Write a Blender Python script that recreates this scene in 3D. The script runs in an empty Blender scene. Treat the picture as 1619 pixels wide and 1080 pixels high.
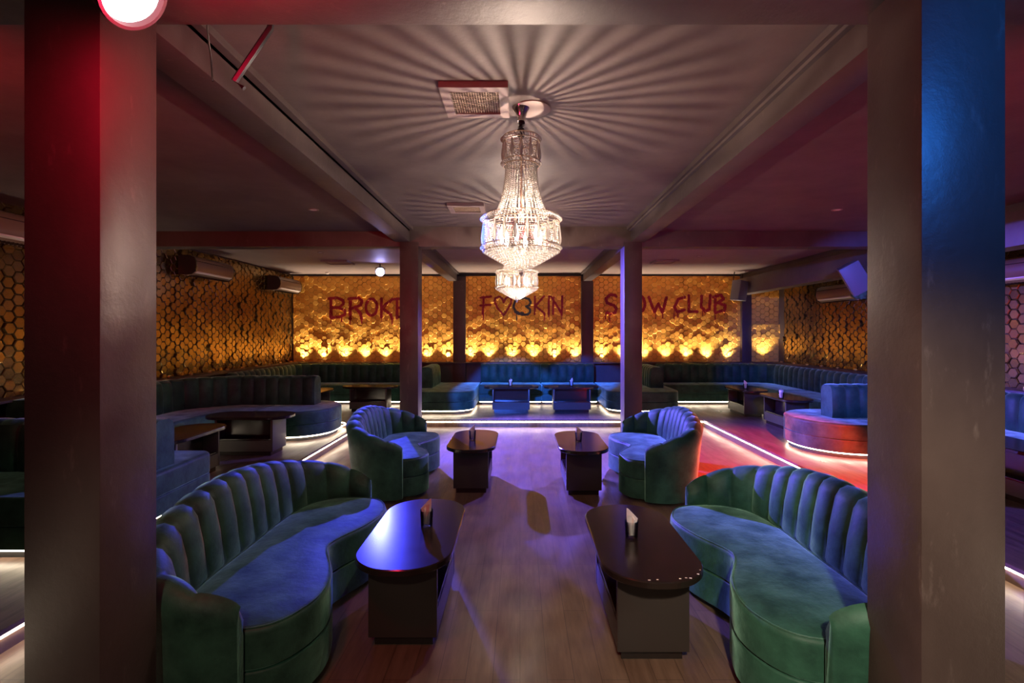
import bpy, bmesh, math, random
from mathutils import Vector, Matrix
random.seed(7)
PI = math.pi
SC = bpy.context.scene
COL = SC.collection

# ------------------------------------------------------------------ camera, world, exposure
cam_d = bpy.data.cameras.new('camera'); cam = bpy.data.objects.new('camera', cam_d); COL.objects.link(cam)
cam.location = (0, 0, 1.65); cam.rotation_euler = (PI/2, 0, 0)
cam_d.sensor_width = 36; cam_d.lens = 797/1619*36
cam_d.shift_x = -12.5/1619; cam_d.shift_y = -13/1619
cam_d.clip_start = .05; cam_d.clip_end = 100
SC.camera = cam
w = bpy.data.worlds.new('world'); SC.world = w; w.use_nodes = True
w.node_tree.nodes['Background'].inputs[0].default_value = (.9, .62, .6, 1)
w.node_tree.nodes['Background'].inputs[1].default_value = .06
SC.view_settings.view_transform = 'Standard'; SC.view_settings.look = 'None'
SC.view_settings.gamma = 1; SC.view_settings.exposure = 0.0; SC.view_settings.use_curve_mapping = False

def spot(name, loc, target, color, power, size=60, blend=.4, radius=.04, parent=None):
    d = bpy.data.lights.new(name, 'SPOT'); d.color = color; d.energy = power
    d.spot_size = math.radians(size); d.spot_blend = blend; d.shadow_soft_size = radius
    o = bpy.data.objects.new(name, d); COL.objects.link(o); o.location = loc
    o.rotation_euler = (Vector(target)-Vector(loc)).to_track_quat('-Z', 'Y').to_euler()
    if parent: o.parent = parent; o.location = Vector(loc)-parent.location
    return o
def point(name, loc, color, power, radius=.03):
    d = bpy.data.lights.new(name, 'POINT'); d.color = color; d.energy = power; d.shadow_soft_size = radius
    o = bpy.data.objects.new(name, d); COL.objects.link(o); o.location = loc
    return o
BLUE = (.10, .09, 1.0); AZURE = (.02, .22, 1.0); RED = (1.0, .02, .03); VIOLET = (.20, .10, 1.0)
WARM = (1.0, .80, .60)
RED_LAMP = Vector((-1.12, 1.45, 2.632)); BLUE_LAMP = Vector((-2.76, 9.95, 2.86))
# club spots near the ceiling, with a few added fills among them
spot('red_spot_light', RED_LAMP+Vector((.06, .02, -.05)), (1.6, 2.2, .6), RED, 4, 150, .6, .06)
point('red_spill_light', RED_LAMP+Vector((.10, -.03, -.10)), (1, .01, .06), 36, .06)
spot('red_floor_light', (2.3, 1.5, 2.80), (2.85, 5.25, 0), (1, .03, .015), 12000, 33, .3, .03)
spot('blue_beam_light', BLUE_LAMP+Vector((.03, -.10, -.03)), (1.9, 6.5, 0), (.15, .11, 1.0), 10500, 58, .55, .03)
spot('blue_beam_light', BLUE_LAMP+Vector((.03, -.10, -.03)), (-.85, 3.6, .3), (.05, .06, 1.0), 1300, 26, .6, .03)
spot('violet_beam_light', (2.02, 9.0, 2.86), (-.4, 6.9, 0), (.20, .13, 1.0), 1500, 66, .5, .05)
spot('blue_back_light', (-1.0, 1.3, 2.78), (-.25, 11.2, .02), (.03, .14, 1.0), 6500, 13.5, .35, .03)
spot('blue_back_light', (-.8, 1.3, 2.78), (1.45, 11.2, .02), (.03, .12, 1.0), 6500, 13.5, .35, .03)
spot('azure_column_light', (1.75, .55, 2.75), (1.8, 1.66, 2.5), AZURE, 75, 95, .8, .05)
spot('azure_side_light', (2.35, 2.0, 2.7), (5.45, 8.0, 1.4), (.03, .11, 1), 1900, 32, .5, .03)
spot('violet_left_light', (-1.0, 2.1, 2.8), (-3.4, 6.6, .3), (.03, .04, 1), 35, 50, .7, .03)
spot('red_fill_left_light', (-2.7, 1.0, 2.2), (-3.4, 5.0, 3.0), RED, 200, 80, .8, .1)  # added red fill, aimed up to tint the left ceiling bay
spot('red_fill_right_light', (2.8, 1.0, 2.2), (3.4, 5.0, 3.0), (1, .06, .12), 130, 80, .8, .1)  # added red fill standing in for bounce on the right ceiling bay
spot('warm_unseen_light', (-.45, -.7, 2.7), (-1.15, 2.2, .1), (1.0, .86, .68), 90, 34, .8, .08)  # added fill to brighten the left sofa front, no fixture there
spot('warm_unseen_light', (.35, -.6, 2.75), (1.62, 2.5, -.1), (1.0, .86, .68), 600, 44, .9, .08)

# ------------------------------------------------------------------ materials
def mat(name):
    m = bpy.data.materials.new(name); m.use_nodes = True
    nt = m.node_tree; b = nt.nodes['Principled BSDF']
    return m, nt, b
def coords(nt, scale=(1, 1, 1), kind='Object'):
    tc = nt.nodes.new('ShaderNodeTexCoord'); mp = nt.nodes.new('ShaderNodeMapping')
    mp.inputs['Scale'].default_value = scale
    nt.links.new(tc.outputs[kind], mp.inputs['Vector']); return mp.outputs[0]
def noise(nt, vec, scale, detail=4, rough=.6):
    n = nt.nodes.new('ShaderNodeTexNoise'); n.inputs['Scale'].default_value = scale
    n.inputs['Detail'].default_value = detail; n.inputs['Roughness'].default_value = rough
    nt.links.new(vec, n.inputs['Vector']); return n.outputs['Fac']
def ramp(nt, fac, stops):
    r = nt.nodes.new('ShaderNodeValToRGB'); e = r.color_ramp.elements
    while len(e) < len(stops): e.new(.5)
    for k, (p, c) in enumerate(stops):
        e[k].position = p; e[k].color = (*c, 1) if len(c) == 3 else c
    nt.links.new(fac, r.inputs[0]); return r.outputs[0]
def bump(nt, b, h, strength, dist=.01):
    n = nt.nodes.new('ShaderNodeBump'); n.inputs['Strength'].default_value = strength
    n.inputs['Distance'].default_value = dist
    nt.links.new(h, n.inputs['Height']); nt.links.new(n.outputs[0], b.inputs['Normal'])
def plain(name, c, rough=.5, metal=0, spec=.5):
    m, nt, b = mat(name)
    b.inputs['Base Color'].default_value = (*c, 1); b.inputs['Roughness'].default_value = rough
    b.inputs['Metallic'].default_value = metal; b.inputs['Specular IOR Level'].default_value = spec
    v = coords(nt); f = noise(nt, v, 6, 2, .5)
    r = ramp(nt, f, [(.2, (rough*.93,)*3), (.8, (min(1, rough*1.07),)*3)])
    nt.links.new(r, b.inputs['Roughness'])
    return m
def emit(name, c, s):
    m, nt, b = mat(name); nt.nodes.remove(b)
    e = nt.nodes.new('ShaderNodeEmission'); e.inputs[0].default_value = (*c, 1); e.inputs[1].default_value = s
    nt.links.new(e.outputs[0], nt.nodes['Material Output'].inputs[0]); return m
def velvet():
    m, nt, b = mat('green_velvet')
    v = coords(nt); f = noise(nt, v, 5, 5, .65)
    c = ramp(nt, f, [(.32, (.009, .036, .023)), (.68, (.028, .100, .060))])
    nt.links.new(c, b.inputs['Base Color'])
    b.inputs['Roughness'].default_value = .55
    b.inputs['Specular IOR Level'].default_value = .25
    b.inputs['Sheen Weight'].default_value = 1.0; b.inputs['Sheen Roughness'].default_value = .35
    sc = ramp(nt, f, [(.35, (.14, .34, .24)), (.65, (.50, .92, .68))])
    nt.links.new(sc, b.inputs['Sheen Tint'])
    bump(nt, b, noise(nt, v, 14, 5), .18, .02); return m
def woodfloor(name, c1, c2, rough):
    m, nt, b = mat(name)
    v = coords(nt, (9, 1.0, 1))
    f = noise(nt, v, 3.2, 8, .65)
    c = ramp(nt, f, [(.3, c1), (.7, c2)])
    br = nt.nodes.new('ShaderNodeTexBrick'); nt.links.new(coords(nt, (1, 1, 1)), br.inputs['Vector'])
    # planks run along Y: swap the axes
    mp = nt.nodes.new('ShaderNodeMapping'); mp.inputs['Rotation'].default_value = (0, 0, PI/2)
    tc = nt.nodes.new('ShaderNodeTexCoord'); nt.links.new(tc.outputs['Object'], mp.inputs[0]); nt.links.new(mp.outputs[0], br.inputs['Vector'])
    br.inputs['Scale'].default_value = 1; br.inputs['Brick Width'].default_value = 1.2; br.inputs['Row Height'].default_value = .13
    br.inputs['Mortar Size'].default_value = .0015
    br.inputs['Color1'].default_value = (.85, .85, .85, 1); br.inputs['Color2'].default_value = (1, 1, 1, 1); br.inputs['Mortar'].default_value = (.35, .35, .35, 1)
    mx = nt.nodes.new('ShaderNodeMix'); mx.data_type = 'RGBA'; mx.blend_type = 'MULTIPLY'; mx.inputs[0].default_value = 1
    nt.links.new(c, mx.inputs[6]); nt.links.new(br.outputs[0], mx.inputs[7]); nt.links.new(mx.outputs[2], b.inputs['Base Color'])
    f2 = noise(nt, coords(nt, (2, .7, 1)), 2.5, 5)
    r = ramp(nt, f2, [(.3, (rough*.75,)*3), (.7, (rough*1.3,)*3)]); nt.links.new(r, b.inputs['Roughness'])
    bump(nt, b, f, .05, .003); return m
def plaster(name, c1, c2, rough, bs=.15, scuff=False, scale=3):
    m, nt, b = mat(name)
    v = coords(nt, (1, 1, .6)); f = noise(nt, v, scale, 6, .65)
    c = ramp(nt, f, [(.3, c1), (.7, c2)])
    if scuff:
        f3 = noise(nt, coords(nt, (7, 7, 2.2)), 2.2, 8, .7)
        k = ramp(nt, f3, [(.60, (0, 0, 0)), (.70, (.35, .35, .35))])
        mx = nt.nodes.new('ShaderNodeMix'); mx.data_type = 'RGBA'
        nt.links.new(k, mx.inputs[0]); nt.links.new(c, mx.inputs[6]); mx.inputs[7].default_value = (.20, .15, .13, 1)
        c = mx.outputs[2]
    nt.links.new(c, b.inputs['Base Color']); b.inputs['Roughness'].default_value = rough
    bump(nt, b, noise(nt, coords(nt, (1, 1, 1)), 18, 6, .7), bs, .01); return m
def gold():
    m, nt, b = mat('gold_tile')
    f = noise(nt, coords(nt), 1.3, 4)
    c = ramp(nt, f, [(.3, (.80, .40, .05)), (.7, (.90, .52, .09))]); nt.links.new(c, b.inputs['Base Color'])
    b.inputs['Metallic'].default_value = .32
    r = ramp(nt, noise(nt, coords(nt), 30, 3), [(.3, (.45,)*3), (.7, (.6,)*3)]); nt.links.new(r, b.inputs['Roughness'])
    bump(nt, b, noise(nt, coords(nt), 25, 3), .15, .004); return m
def gold_shaded():  # same gold tiles, base colour darkened to imitate the side walls' shade
    m, nt, b = mat('gold_shaded_tile')
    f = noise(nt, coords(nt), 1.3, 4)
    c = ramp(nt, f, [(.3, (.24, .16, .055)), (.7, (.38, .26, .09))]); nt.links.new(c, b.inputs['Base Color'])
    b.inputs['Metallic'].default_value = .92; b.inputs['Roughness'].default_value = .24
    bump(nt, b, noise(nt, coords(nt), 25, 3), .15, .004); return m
def crystal():
    m, nt, b = mat('crystal'); nt.nodes.remove(b)
    tr = nt.nodes.new('ShaderNodeBsdfTranslucent'); tr.inputs[0].default_value = (.66, .62, .58, 1)
    gl = nt.nodes.new('ShaderNodeBsdfGlossy'); gl.inputs[0].default_value = (.8, .77, .73, 1); gl.inputs['Roughness'].default_value = .12
    tp = nt.nodes.new('ShaderNodeBsdfTransparent')
    df = nt.nodes.new('ShaderNodeBsdfDiffuse'); df.inputs[0].default_value = (.40, .37, .35, 1)
    f = noise(nt, coords(nt), 60, 2)
    a = nt.nodes.new('ShaderNodeMixShader'); a.inputs[0].default_value = .4; nt.links.new(tr.outputs[0], a.inputs[1]); nt.links.new(gl.outputs[0], a.inputs[2])
    c = nt.nodes.new('ShaderNodeMixShader'); c.inputs[0].default_value = .25; nt.links.new(a.outputs[0], c.inputs[1]); nt.links.new(df.outputs[0], c.inputs[2])
    d = nt.nodes.new('ShaderNodeMixShader'); nt.links.new(ramp(nt, f, [(.4, (.02,)*3), (.6, (.10,)*3)]), d.inputs[0])
    nt.links.new(c.outputs[0], d.inputs[1]); nt.links.new(tp.outputs[0], d.inputs[2])
    nt.links.new(d.outputs[0], nt.nodes['Material Output'].inputs[0]); return m
def glass():
    m, nt, b = mat('clear_glass'); nt.nodes.remove(b)
    tp = nt.nodes.new('ShaderNodeBsdfTransparent'); tp.inputs[0].default_value = (.93, .94, .95, 1)
    gl = nt.nodes.new('ShaderNodeBsdfGlossy'); gl.inputs['Roughness'].default_value = .05
    lw = nt.nodes.new('ShaderNodeLayerWeight'); lw.inputs[0].default_value = .35
    bp = nt.nodes.new('ShaderNodeBump'); bp.inputs['Strength'].default_value = .5; bp.inputs['Distance'].default_value = .003
    nt.links.new(noise(nt, coords(nt), 90, 2), bp.inputs['Height'])
    nt.links.new(bp.outputs[0], gl.inputs['Normal']); nt.links.new(bp.outputs[0], lw.inputs['Normal'])
    mx = nt.nodes.new('ShaderNodeMixShader'); nt.links.new(lw.outputs['Fresnel'], mx.inputs[0])
    nt.links.new(tp.outputs[0], mx.inputs[1]); nt.links.new(gl.outputs[0], mx.inputs[2])
    nt.links.new(mx.outputs[0], nt.nodes['Material Output'].inputs[0]); return m
M = dict(
    velvet=velvet(), floor=woodfloor('brown_wood_floor', (.095, .055, .034), (.17, .105, .068), .42),
    deck=woodfloor('platform_wood_floor', (.075, .045, .034), (.17, .11, .085), .36),
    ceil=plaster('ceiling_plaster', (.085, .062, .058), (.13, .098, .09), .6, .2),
    ceil_lit=plaster('uplit_ceiling_plaster', (.26, .20, .18), (.32, .25, .22), .6, .1),  # ceiling plaster paled to imitate the uplight glow over the rear bays
    beam=plaster('beam_plaster', (.065, .047, .043), (.10, .074, .068), .5, .25, True),
    column=plaster('column_plaster', (.050, .032, .028), (.078, .052, .045), .42, .2, True),
    wall=plaster('dark_wall', (.05, .035, .03), (.08, .055, .05), .5), gold=gold(), gold_shaded=gold_shaded(),
    table=plain('dark_lacquered_wood', (.016, .010, .008), .2), table_side=plain('dark_table_panel', (.035, .026, .022), .42),
    metal=plain('chrome', (.8, .78, .75), .15, 1), black=plain('black_plastic', (.012, .012, .014), .45),
    cord=plain('black_fabric', (.01, .008, .008), .9), brass=plain('brass', (.75, .5, .18), .3, 1),
    frame=plain('antique_brass', (.42, .30, .20), .35, .9), crystal=crystal(), glass=glass(),
    napkin=plain('white_paper', (.80, .72, .66), .8), led=emit('warm_led', (1.0, .80, .58), 26),
    lens_up=emit('uplight_lens', (1.0, .85, .62), 20), bulb=emit('warm_bulb', (1.0, .86, .72), 20),
    lens_red=emit('red_lamp_lens', (1.0, .62, .64), 6), lens_blue=emit('blue_lamp_lens', (.45, .42, 1.0), 60),
    ac=plain('ac_case', (.20, .13, .085), .32), ac_end=plain('ac_end_cap', (.03, .022, .02), .15), ac_vane=plain('ac_vane', (.75, .68, .6), .35),
    spk=plain('white_speaker', (.14, .135, .15), .5), vent=plain('vent_frame', (.24, .18, .17), .5), mesh=plain('vent_mesh', (.50, .38, .27), .5, .3),
    paint=plain('dark_red_paint', (.30, .006, .02), .5), inkpaint=plain('slate_paint', (.03, .04, .055), .5), rose=plain('pale_plaster', (.33, .27, .25), .6),
    gold_dark=plain('dark_gold_backing', (.10, .055, .015), .5, .4), drk=plain('dark_void', (.01, .008, .008), .8),
)

# ------------------------------------------------------------------ mesh helpers
def tag(o, label=None, cat=None, group=None, kind=None):
    if label: o['label'] = label
    if cat: o['category'] = cat
    if group: o['group'] = group
    if kind: o['kind'] = kind
    return o
def thing(name, loc, label, cat, group=None, rot=0):
    o = bpy.data.objects.new(name, None); COL.objects.link(o); o.location = loc; o.rotation_euler = (0, 0, rot)
    o.empty_display_size = .1
    return tag(o, label, cat, group)
class MB:
    def __init__(s): s.v = []; s.f = []
    def add(s, vs, fs):
        n = len(s.v); s.v += [tuple(v) for v in vs]; s.f += [tuple(i+n for i in f) for f in fs]; return s
    def box(s, x0, x1, y0, y1, z0, z1):
        return s.add([(x0,y0,z0),(x1,y0,z0),(x1,y1,z0),(x0,y1,z0),(x0,y0,z1),(x1,y0,z1),(x1,y1,z1),(x0,y1,z1)],
                     [(0,3,2,1),(4,5,6,7),(0,1,5,4),(1,2,6,5),(2,3,7,6),(3,0,4,7)])
    def rings(s, rings, close=True, cap0=True, cap1=True):
        n = len(rings[0]); vs = [p for r in rings for p in r]; fs = []
        for i in range(len(rings)-1):
            for j in range(n if close else n-1):
                k = (j+1) % n; fs.append((i*n+j, i*n+k, (i+1)*n+k, (i+1)*n+j))
        if cap0: fs.append(tuple(reversed(range(n))))
        if cap1: fs.append(tuple(range((len(rings)-1)*n, len(rings)*n)))
        return s.add(vs, fs)
    def lathe(s, prof, c=(0,0,0), n=24, cap0=True, cap1=True, mtx=None):
        R = []
        for r, z in prof:
            ring = [Vector((r*math.cos(2*PI*k/n), r*math.sin(2*PI*k/n), z)) for k in range(n)]
            if mtx: ring = [mtx @ p for p in ring]
            R.append([(p[0]+c[0], p[1]+c[1], p[2]+c[2]) for p in ring])
        return s.rings(R, True, cap0, cap1)
    def tube(s, pts, r, n=8, closed=False):
        pts = [Vector(p) for p in pts]; R = []; L = len(pts)
        for i, p in enumerate(pts):
            a = pts[i-1] if (i or closed) else p; b = pts[(i+1) % L] if (i < L-1 or closed) else p
            d = (b-a).normalized(); u = d.cross(Vector((0,0,1)))
            if u.length < 1e-3: u = d.cross(Vector((0,1,0)))
            u.normalize(); v = u.cross(d)
            rr = r[i] if isinstance(r, (list, tuple)) else r
            R.append([p+u*rr*math.cos(2*PI*k/n)+v*rr*math.sin(2*PI*k/n) for k in range(n)])
        if closed: R.append(R[0])
        return s.rings(R, True, not closed, not closed)
    def bead(s, c, r, h=None, n=6):
        h = h or r; x, y, z = c
        vs = [(x, y, z+h)]
        for zz, rr in ((.5*h, .85*r), (-.5*h, .85*r)):
            vs += [(x+rr*math.cos(2*PI*k/n), y+rr*math.sin(2*PI*k/n), z+zz) for k in range(n)]
        vs.append((x, y, z-h))
        fs = [(0, 1+k, 1+(k+1) % n) for k in range(n)] + [(1+k, 1+n+k, 1+n+(k+1) % n, 1+(k+1) % n) for k in range(n)] + [(1+n+k, 2*n+1, 1+n+(k+1) % n) for k in range(n)]
        return s.add(vs, fs)
    def build(s, name, m, parent=None, smooth=True, bevel=0, label=None, local=False, ang=40):
        off = parent.location if (parent is not None and not local) else Vector((0,0,0))
        me = bpy.data.meshes.new(name); me.from_pydata([(v[0]-off[0], v[1]-off[1], v[2]-off[2]) for v in s.v], [], s.f)
        me.update()
        bm = bmesh.new(); bm.from_mesh(me); bmesh.ops.recalc_face_normals(bm, faces=bm.faces)
        if bevel:
            es = [e for e in bm.edges if len(e.link_faces) == 2 and e.calc_face_angle(0) > .6]
            bmesh.ops.bevel(bm, geom=es, offset=bevel, segments=2, affect='EDGES', profile=.6)
        if smooth:
            for f in bm.faces: f.smooth = True
            for e in bm.edges:
                if len(e.link_faces) == 2 and e.calc_face_angle(0) > math.radians(ang): e.smooth = False
        bm.to_mesh(me); bm.free()
        me.materials.append(M[m]); o = bpy.data.objects.new(name, me); COL.objects.link(o)
        if parent is not None: o.parent = parent
        if label: o['label'] = label
        return o
def struct(name, mb, m, **k):
    o = mb.build(name, m, **k); o['kind'] = 'structure'; return o
KIDS = {}
def dup(root, loc, rot=None, label=None, group=None):
    r = root.copy(); COL.objects.link(r); r.location = loc
    if rot is not None: r.rotation_euler = rot if not isinstance(rot, (int, float)) else (0, 0, rot)
    if label: r['label'] = label
    if group: r['group'] = group
    for ch in list(root.children):
        c = ch.copy(); COL.objects.link(c); c.parent = r
        for g in list(ch.children):
            d = g.copy(); COL.objects.link(d); d.parent = c
    return r

# 2D curves
def catmull(pts, n=8, closed=False):
    P = [Vector(p) for p in pts]; L = len(P); out = []
    for i in range(L if closed else L-1):
        p0 = P[(i-1) % L] if (closed or i) else P[0]; p1 = P[i]; p2 = P[(i+1) % L]; p3 = P[(i+2) % L] if (closed or i < L-2) else P[-1]
        for k in range(n):
            t = k/n
            out.append(.5*((2*p1)+(p2-p0)*t+(2*p0-5*p1+4*p2-p3)*t*t+(3*p1-p0-3*p2+p3)*t**3))
    if not closed: out.append(P[-1])
    return out
def rounded(pts, rad, closed=False, n=8):
    P = [Vector(p[:2]) for p in pts]; L = len(P); out = []
    for i, p in enumerate(P):
        r = rad[i] if isinstance(rad, (list, tuple)) else rad
        if (not closed and i in (0, L-1)) or r <= 0: out.append(p); continue
        a = (P[i-1]-p); b = (P[(i+1) % L]-p); la, lb = a.length, b.length; a.normalize(); b.normalize()
        ang = a.angle(b)
        if ang > PI-.02: out.append(p); continue
        t = min(r/math.tan(ang/2), la*.499, lb*.499); rr = t*math.tan(ang/2)
        c = p+(a+b).normalized()*(rr/math.sin(ang/2)); s0 = p+a*t; s1 = p+b*t
        v0 = s0-c; v1 = s1-c; th = v0.angle(v1); sg = 1 if v0.x*v1.y-v0.y*v1.x > 0 else -1
        for k in range(n+1):
            q = th*k/n*sg; out.append(c+Vector((v0.x*math.cos(q)-v0.y*math.sin(q), v0.x*math.sin(q)+v0.y*math.cos(q))))
    return out
def resample(P, step=None, count=None, closed=False):
    Q = [Vector(p) for p in P]
    if closed: Q.append(Q[0])
    S = [0]
    for a, b in zip(Q, Q[1:]): S.append(S[-1]+(b-a).length)
    T = S[-1]; n = count or max(2, round(T/step)); out = []; j = 0
    for k in range(n+(0 if closed else 1)):
        s = T*k/n
        while j < len(S)-2 and S[j+1] < s: j += 1
        d = S[j+1]-S[j]; t = 0 if d < 1e-9 else (s-S[j])/d
        out.append(Q[j].lerp(Q[j+1], min(1, t)))
    return out, T
def area(P): return .5*sum(P[i-1].x*P[i].y-P[i].x*P[i-1].y for i in range(len(P)))
def inset(P, d):
    n = len(P); sg = 1 if area(P) > 0 else -1; out = []
    for i in range(n):
        e1 = (P[i]-P[i-1]); e2 = (P[(i+1) % n]-P[i])
        if e1.length < 1e-7: e1 = e2
        if e2.length < 1e-7: e2 = e1
        e1 = e1.normalized(); e2 = e2.normalized()
        n1 = Vector((-e1.y, e1.x)); n2 = Vector((-e2.y, e2.x)); m = n1+n2
        if m.length < 1e-4: m = n1
        m.normalize(); k = 1/max(.5, m.dot(n1)); out.append(P[i]+m*d*k*sg)
    return out
def slab(mb, P, z0, z1, r=.025, dome=.0, r0=.008):
    """cushion: rounded upper edge, slightly softened lower edge"""
    prof = [(r0, z0), (0, z0+r0)]
    for k in range(5):
        a = k/4*PI/2; prof.append((r*(1-math.cos(a)), z1-r+r*math.sin(a)))
    if dome: prof += [(r+.05, z1+dome*.7), (r+.11, z1+dome)]
    R = []
    for d, z in prof: R.append([(q.x, q.y, z) for q in inset(P, d)])
    return mb.rings(R)
def fluted(mb, path, zb, top, prof, chan=.17, amp=.022, per=8, nchan=None):
    """prof(top, zb) -> list of (u, z, w): u along the front normal, w weight of the flute bulge"""
    _, T = resample(path, .1); nc = nchan or max(1, round(T/chan)); Q, T = resample(path, count=nc*per)
    R = []; n = len(Q)
    for i, p in enumerate(Q):
        a = Q[max(0, i-1)]; b = Q[min(n-1, i+1)]; d = (b-a).normalized(); N = Vector((-d.y, d.x))
        b_ = amp*abs(math.sin(PI*i/per))**.55
        t = i/(n-1); tz = top(t) if callable(top) else top
        R.append([(p.x+N.x*(u+b_*w), p.y+N.y*(u+b_*w), z+b_*.45*w2) for u, z, w, w2 in prof(tz, zb, t)])
    return mb.rings(R)

# ------------------------------------------------------------------ the room
YW = 11.8; XL = -5.35; XR = 6.05; ZP = .13; Y0 = -1.2
struct('floor', MB().box(XL-.1, XR+.1, Y0, YW+.1, -.1, 0), 'floor', smooth=False)
FRX, FLX, FBY = 3.22, -2.65, 8.86     # edges of the sunken floor
def deck(x0, x1, y0, y1):
    return struct('raised_floor', MB().box(x0, x1, y0, y1, .0, ZP-.028), 'deck', smooth=False)
d1 = deck(XL, FLX-.02, Y0, FBY+.02); MB().box(XL, FLX, Y0, FBY, ZP-.028, ZP).build('nosing', 'deck', d1, smooth=False)
d2 = deck(FRX+.02, XR, Y0, FBY+.02); MB().box(FRX, XR, Y0, FBY, ZP-.028, ZP).build('nosing', 'deck', d2, smooth=False)
d3 = deck(XL, XR, FBY+.02, YW); MB().box(XL, XR, FBY, YW, ZP-.028, ZP).build('nosing', 'deck', d3, smooth=False)
MB().box(FLX-.02, FLX-.006, Y0, FBY, ZP-.046, ZP-.03).build('led_strip', 'led', d1, smooth=False)
MB().box(FRX+.006, FRX+.02, Y0, FBY, ZP-.046, ZP-.03).build('led_strip', 'led', d2, smooth=False)
MB().box(FLX, FRX, FBY+.006, FBY+.02, ZP-.046, ZP-.03).build('led_strip', 'led', d3, smooth=False)
wb = struct('wall_back', MB().box(XL-.1, XR+.1, YW, YW+.15, 0, 3.2), 'wall', smooth=False)
wl = struct('wall_left', MB().box(XL-.15, XL, Y0, YW, 0, 3.2), 'wall', smooth=False)
wr = struct('wall_right', MB().box(XR, XR+.15, Y0, YW, 0, 3.2), 'wall', smooth=False)
struct('ceiling', MB().box(-1.46, 1.44, Y0, 6.8, 3.06, 3.16), 'ceil', smooth=False)
struct('ceiling', MB().box(-1.46, 1.44, 6.8, YW, 3.06, 3.16), 'ceil_lit', smooth=False)
for x0, x1 in ((XL, -1.46), (1.44, XR)):
    struct('ceiling', MB().box(x0, x1, Y0, 6.8, 3.0, 3.16), 'ceil', smooth=False)
    struct('ceiling', MB().box(x0, x1, 6.8, YW, 3.03, 3.16), 'ceil_lit', smooth=False)
# beams
for y0, y1 in ((1.98, 6.68), (6.92, 11.72)):
    z = 2.86
    struct('ceiling_beam', MB().box(-1.655, -1.46, y0, y1, z, 3.1), 'beam', bevel=.006)
    struct('ceiling_beam', MB().box(1.47, 1.66, y0, y1, z, 3.1), 'beam', bevel=.006)
    struct('trim_1', MB().box(-1.46, -1.415, y0, y1, 3.02, 3.06), 'beam', smooth=False)
    struct('trim_2', MB().box(1.415, 1.47, y0, y1, 3.02, 3.06), 'beam', smooth=False)
struct('ceiling_beam', MB().box(XL, XR, 1.66, 1.98, 2.86, 3.1), 'beam', bevel=.006)
struct('ceiling_beam', MB().box(XL, 5.0, 6.68, 6.92, 2.80, 3.1), 'beam', bevel=.006)
struct('ceiling_beam', MB().box(5.05, 5.32, 1.98, 11.72, 2.54, 2.90), 'beam', bevel=.006)
struct('ceiling_beam', MB().box(5.16, 5.32, 1.98, 11.72, 2.90, 3.03), 'beam', bevel=.006)
# columns
for x0, x1, y0, y1 in ((-1.634, -1.383, 1.66, 1.92), (1.323, 1.60, 1.66, 1.922)):
    struct('column', MB().box(x0, x1, y0, y1, 0, 2.86), 'column', bevel=.005)
for x0, x1 in ((-1.588, -1.345), (1.379, 1.615)):
    struct('column', MB().box(x0, x1, 6.66, 6.92, 0, 2.86), 'column', bevel=.005)
for x0, x1 in ((-1.545, -1.262), (1.424, 1.70), (5.14, 5.36)):
    struct('column', MB().box(x0, x1, 11.66, 11.80, .13, 2.86 if x0 < 5 else 3.03), 'column', bevel=.005)
struct('trim_3', MB().box(XL, XR, 11.74, 11.80, 2.985, 3.03), 'drk', smooth=False)
# ledges behind the benches that carry the uplights
struct('trim_4', MB().box(XL, XR, 11.47, 11.80, .96, .985), 'wall', smooth=False)
struct('trim_5', MB().box(XL, -5.05, 3.0, 11.47, .96, .985), 'wall', smooth=False)
struct('trim_6', MB().box(5.72, XR, 3.0, 11.47, .96, .985), 'wall', smooth=False)

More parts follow.
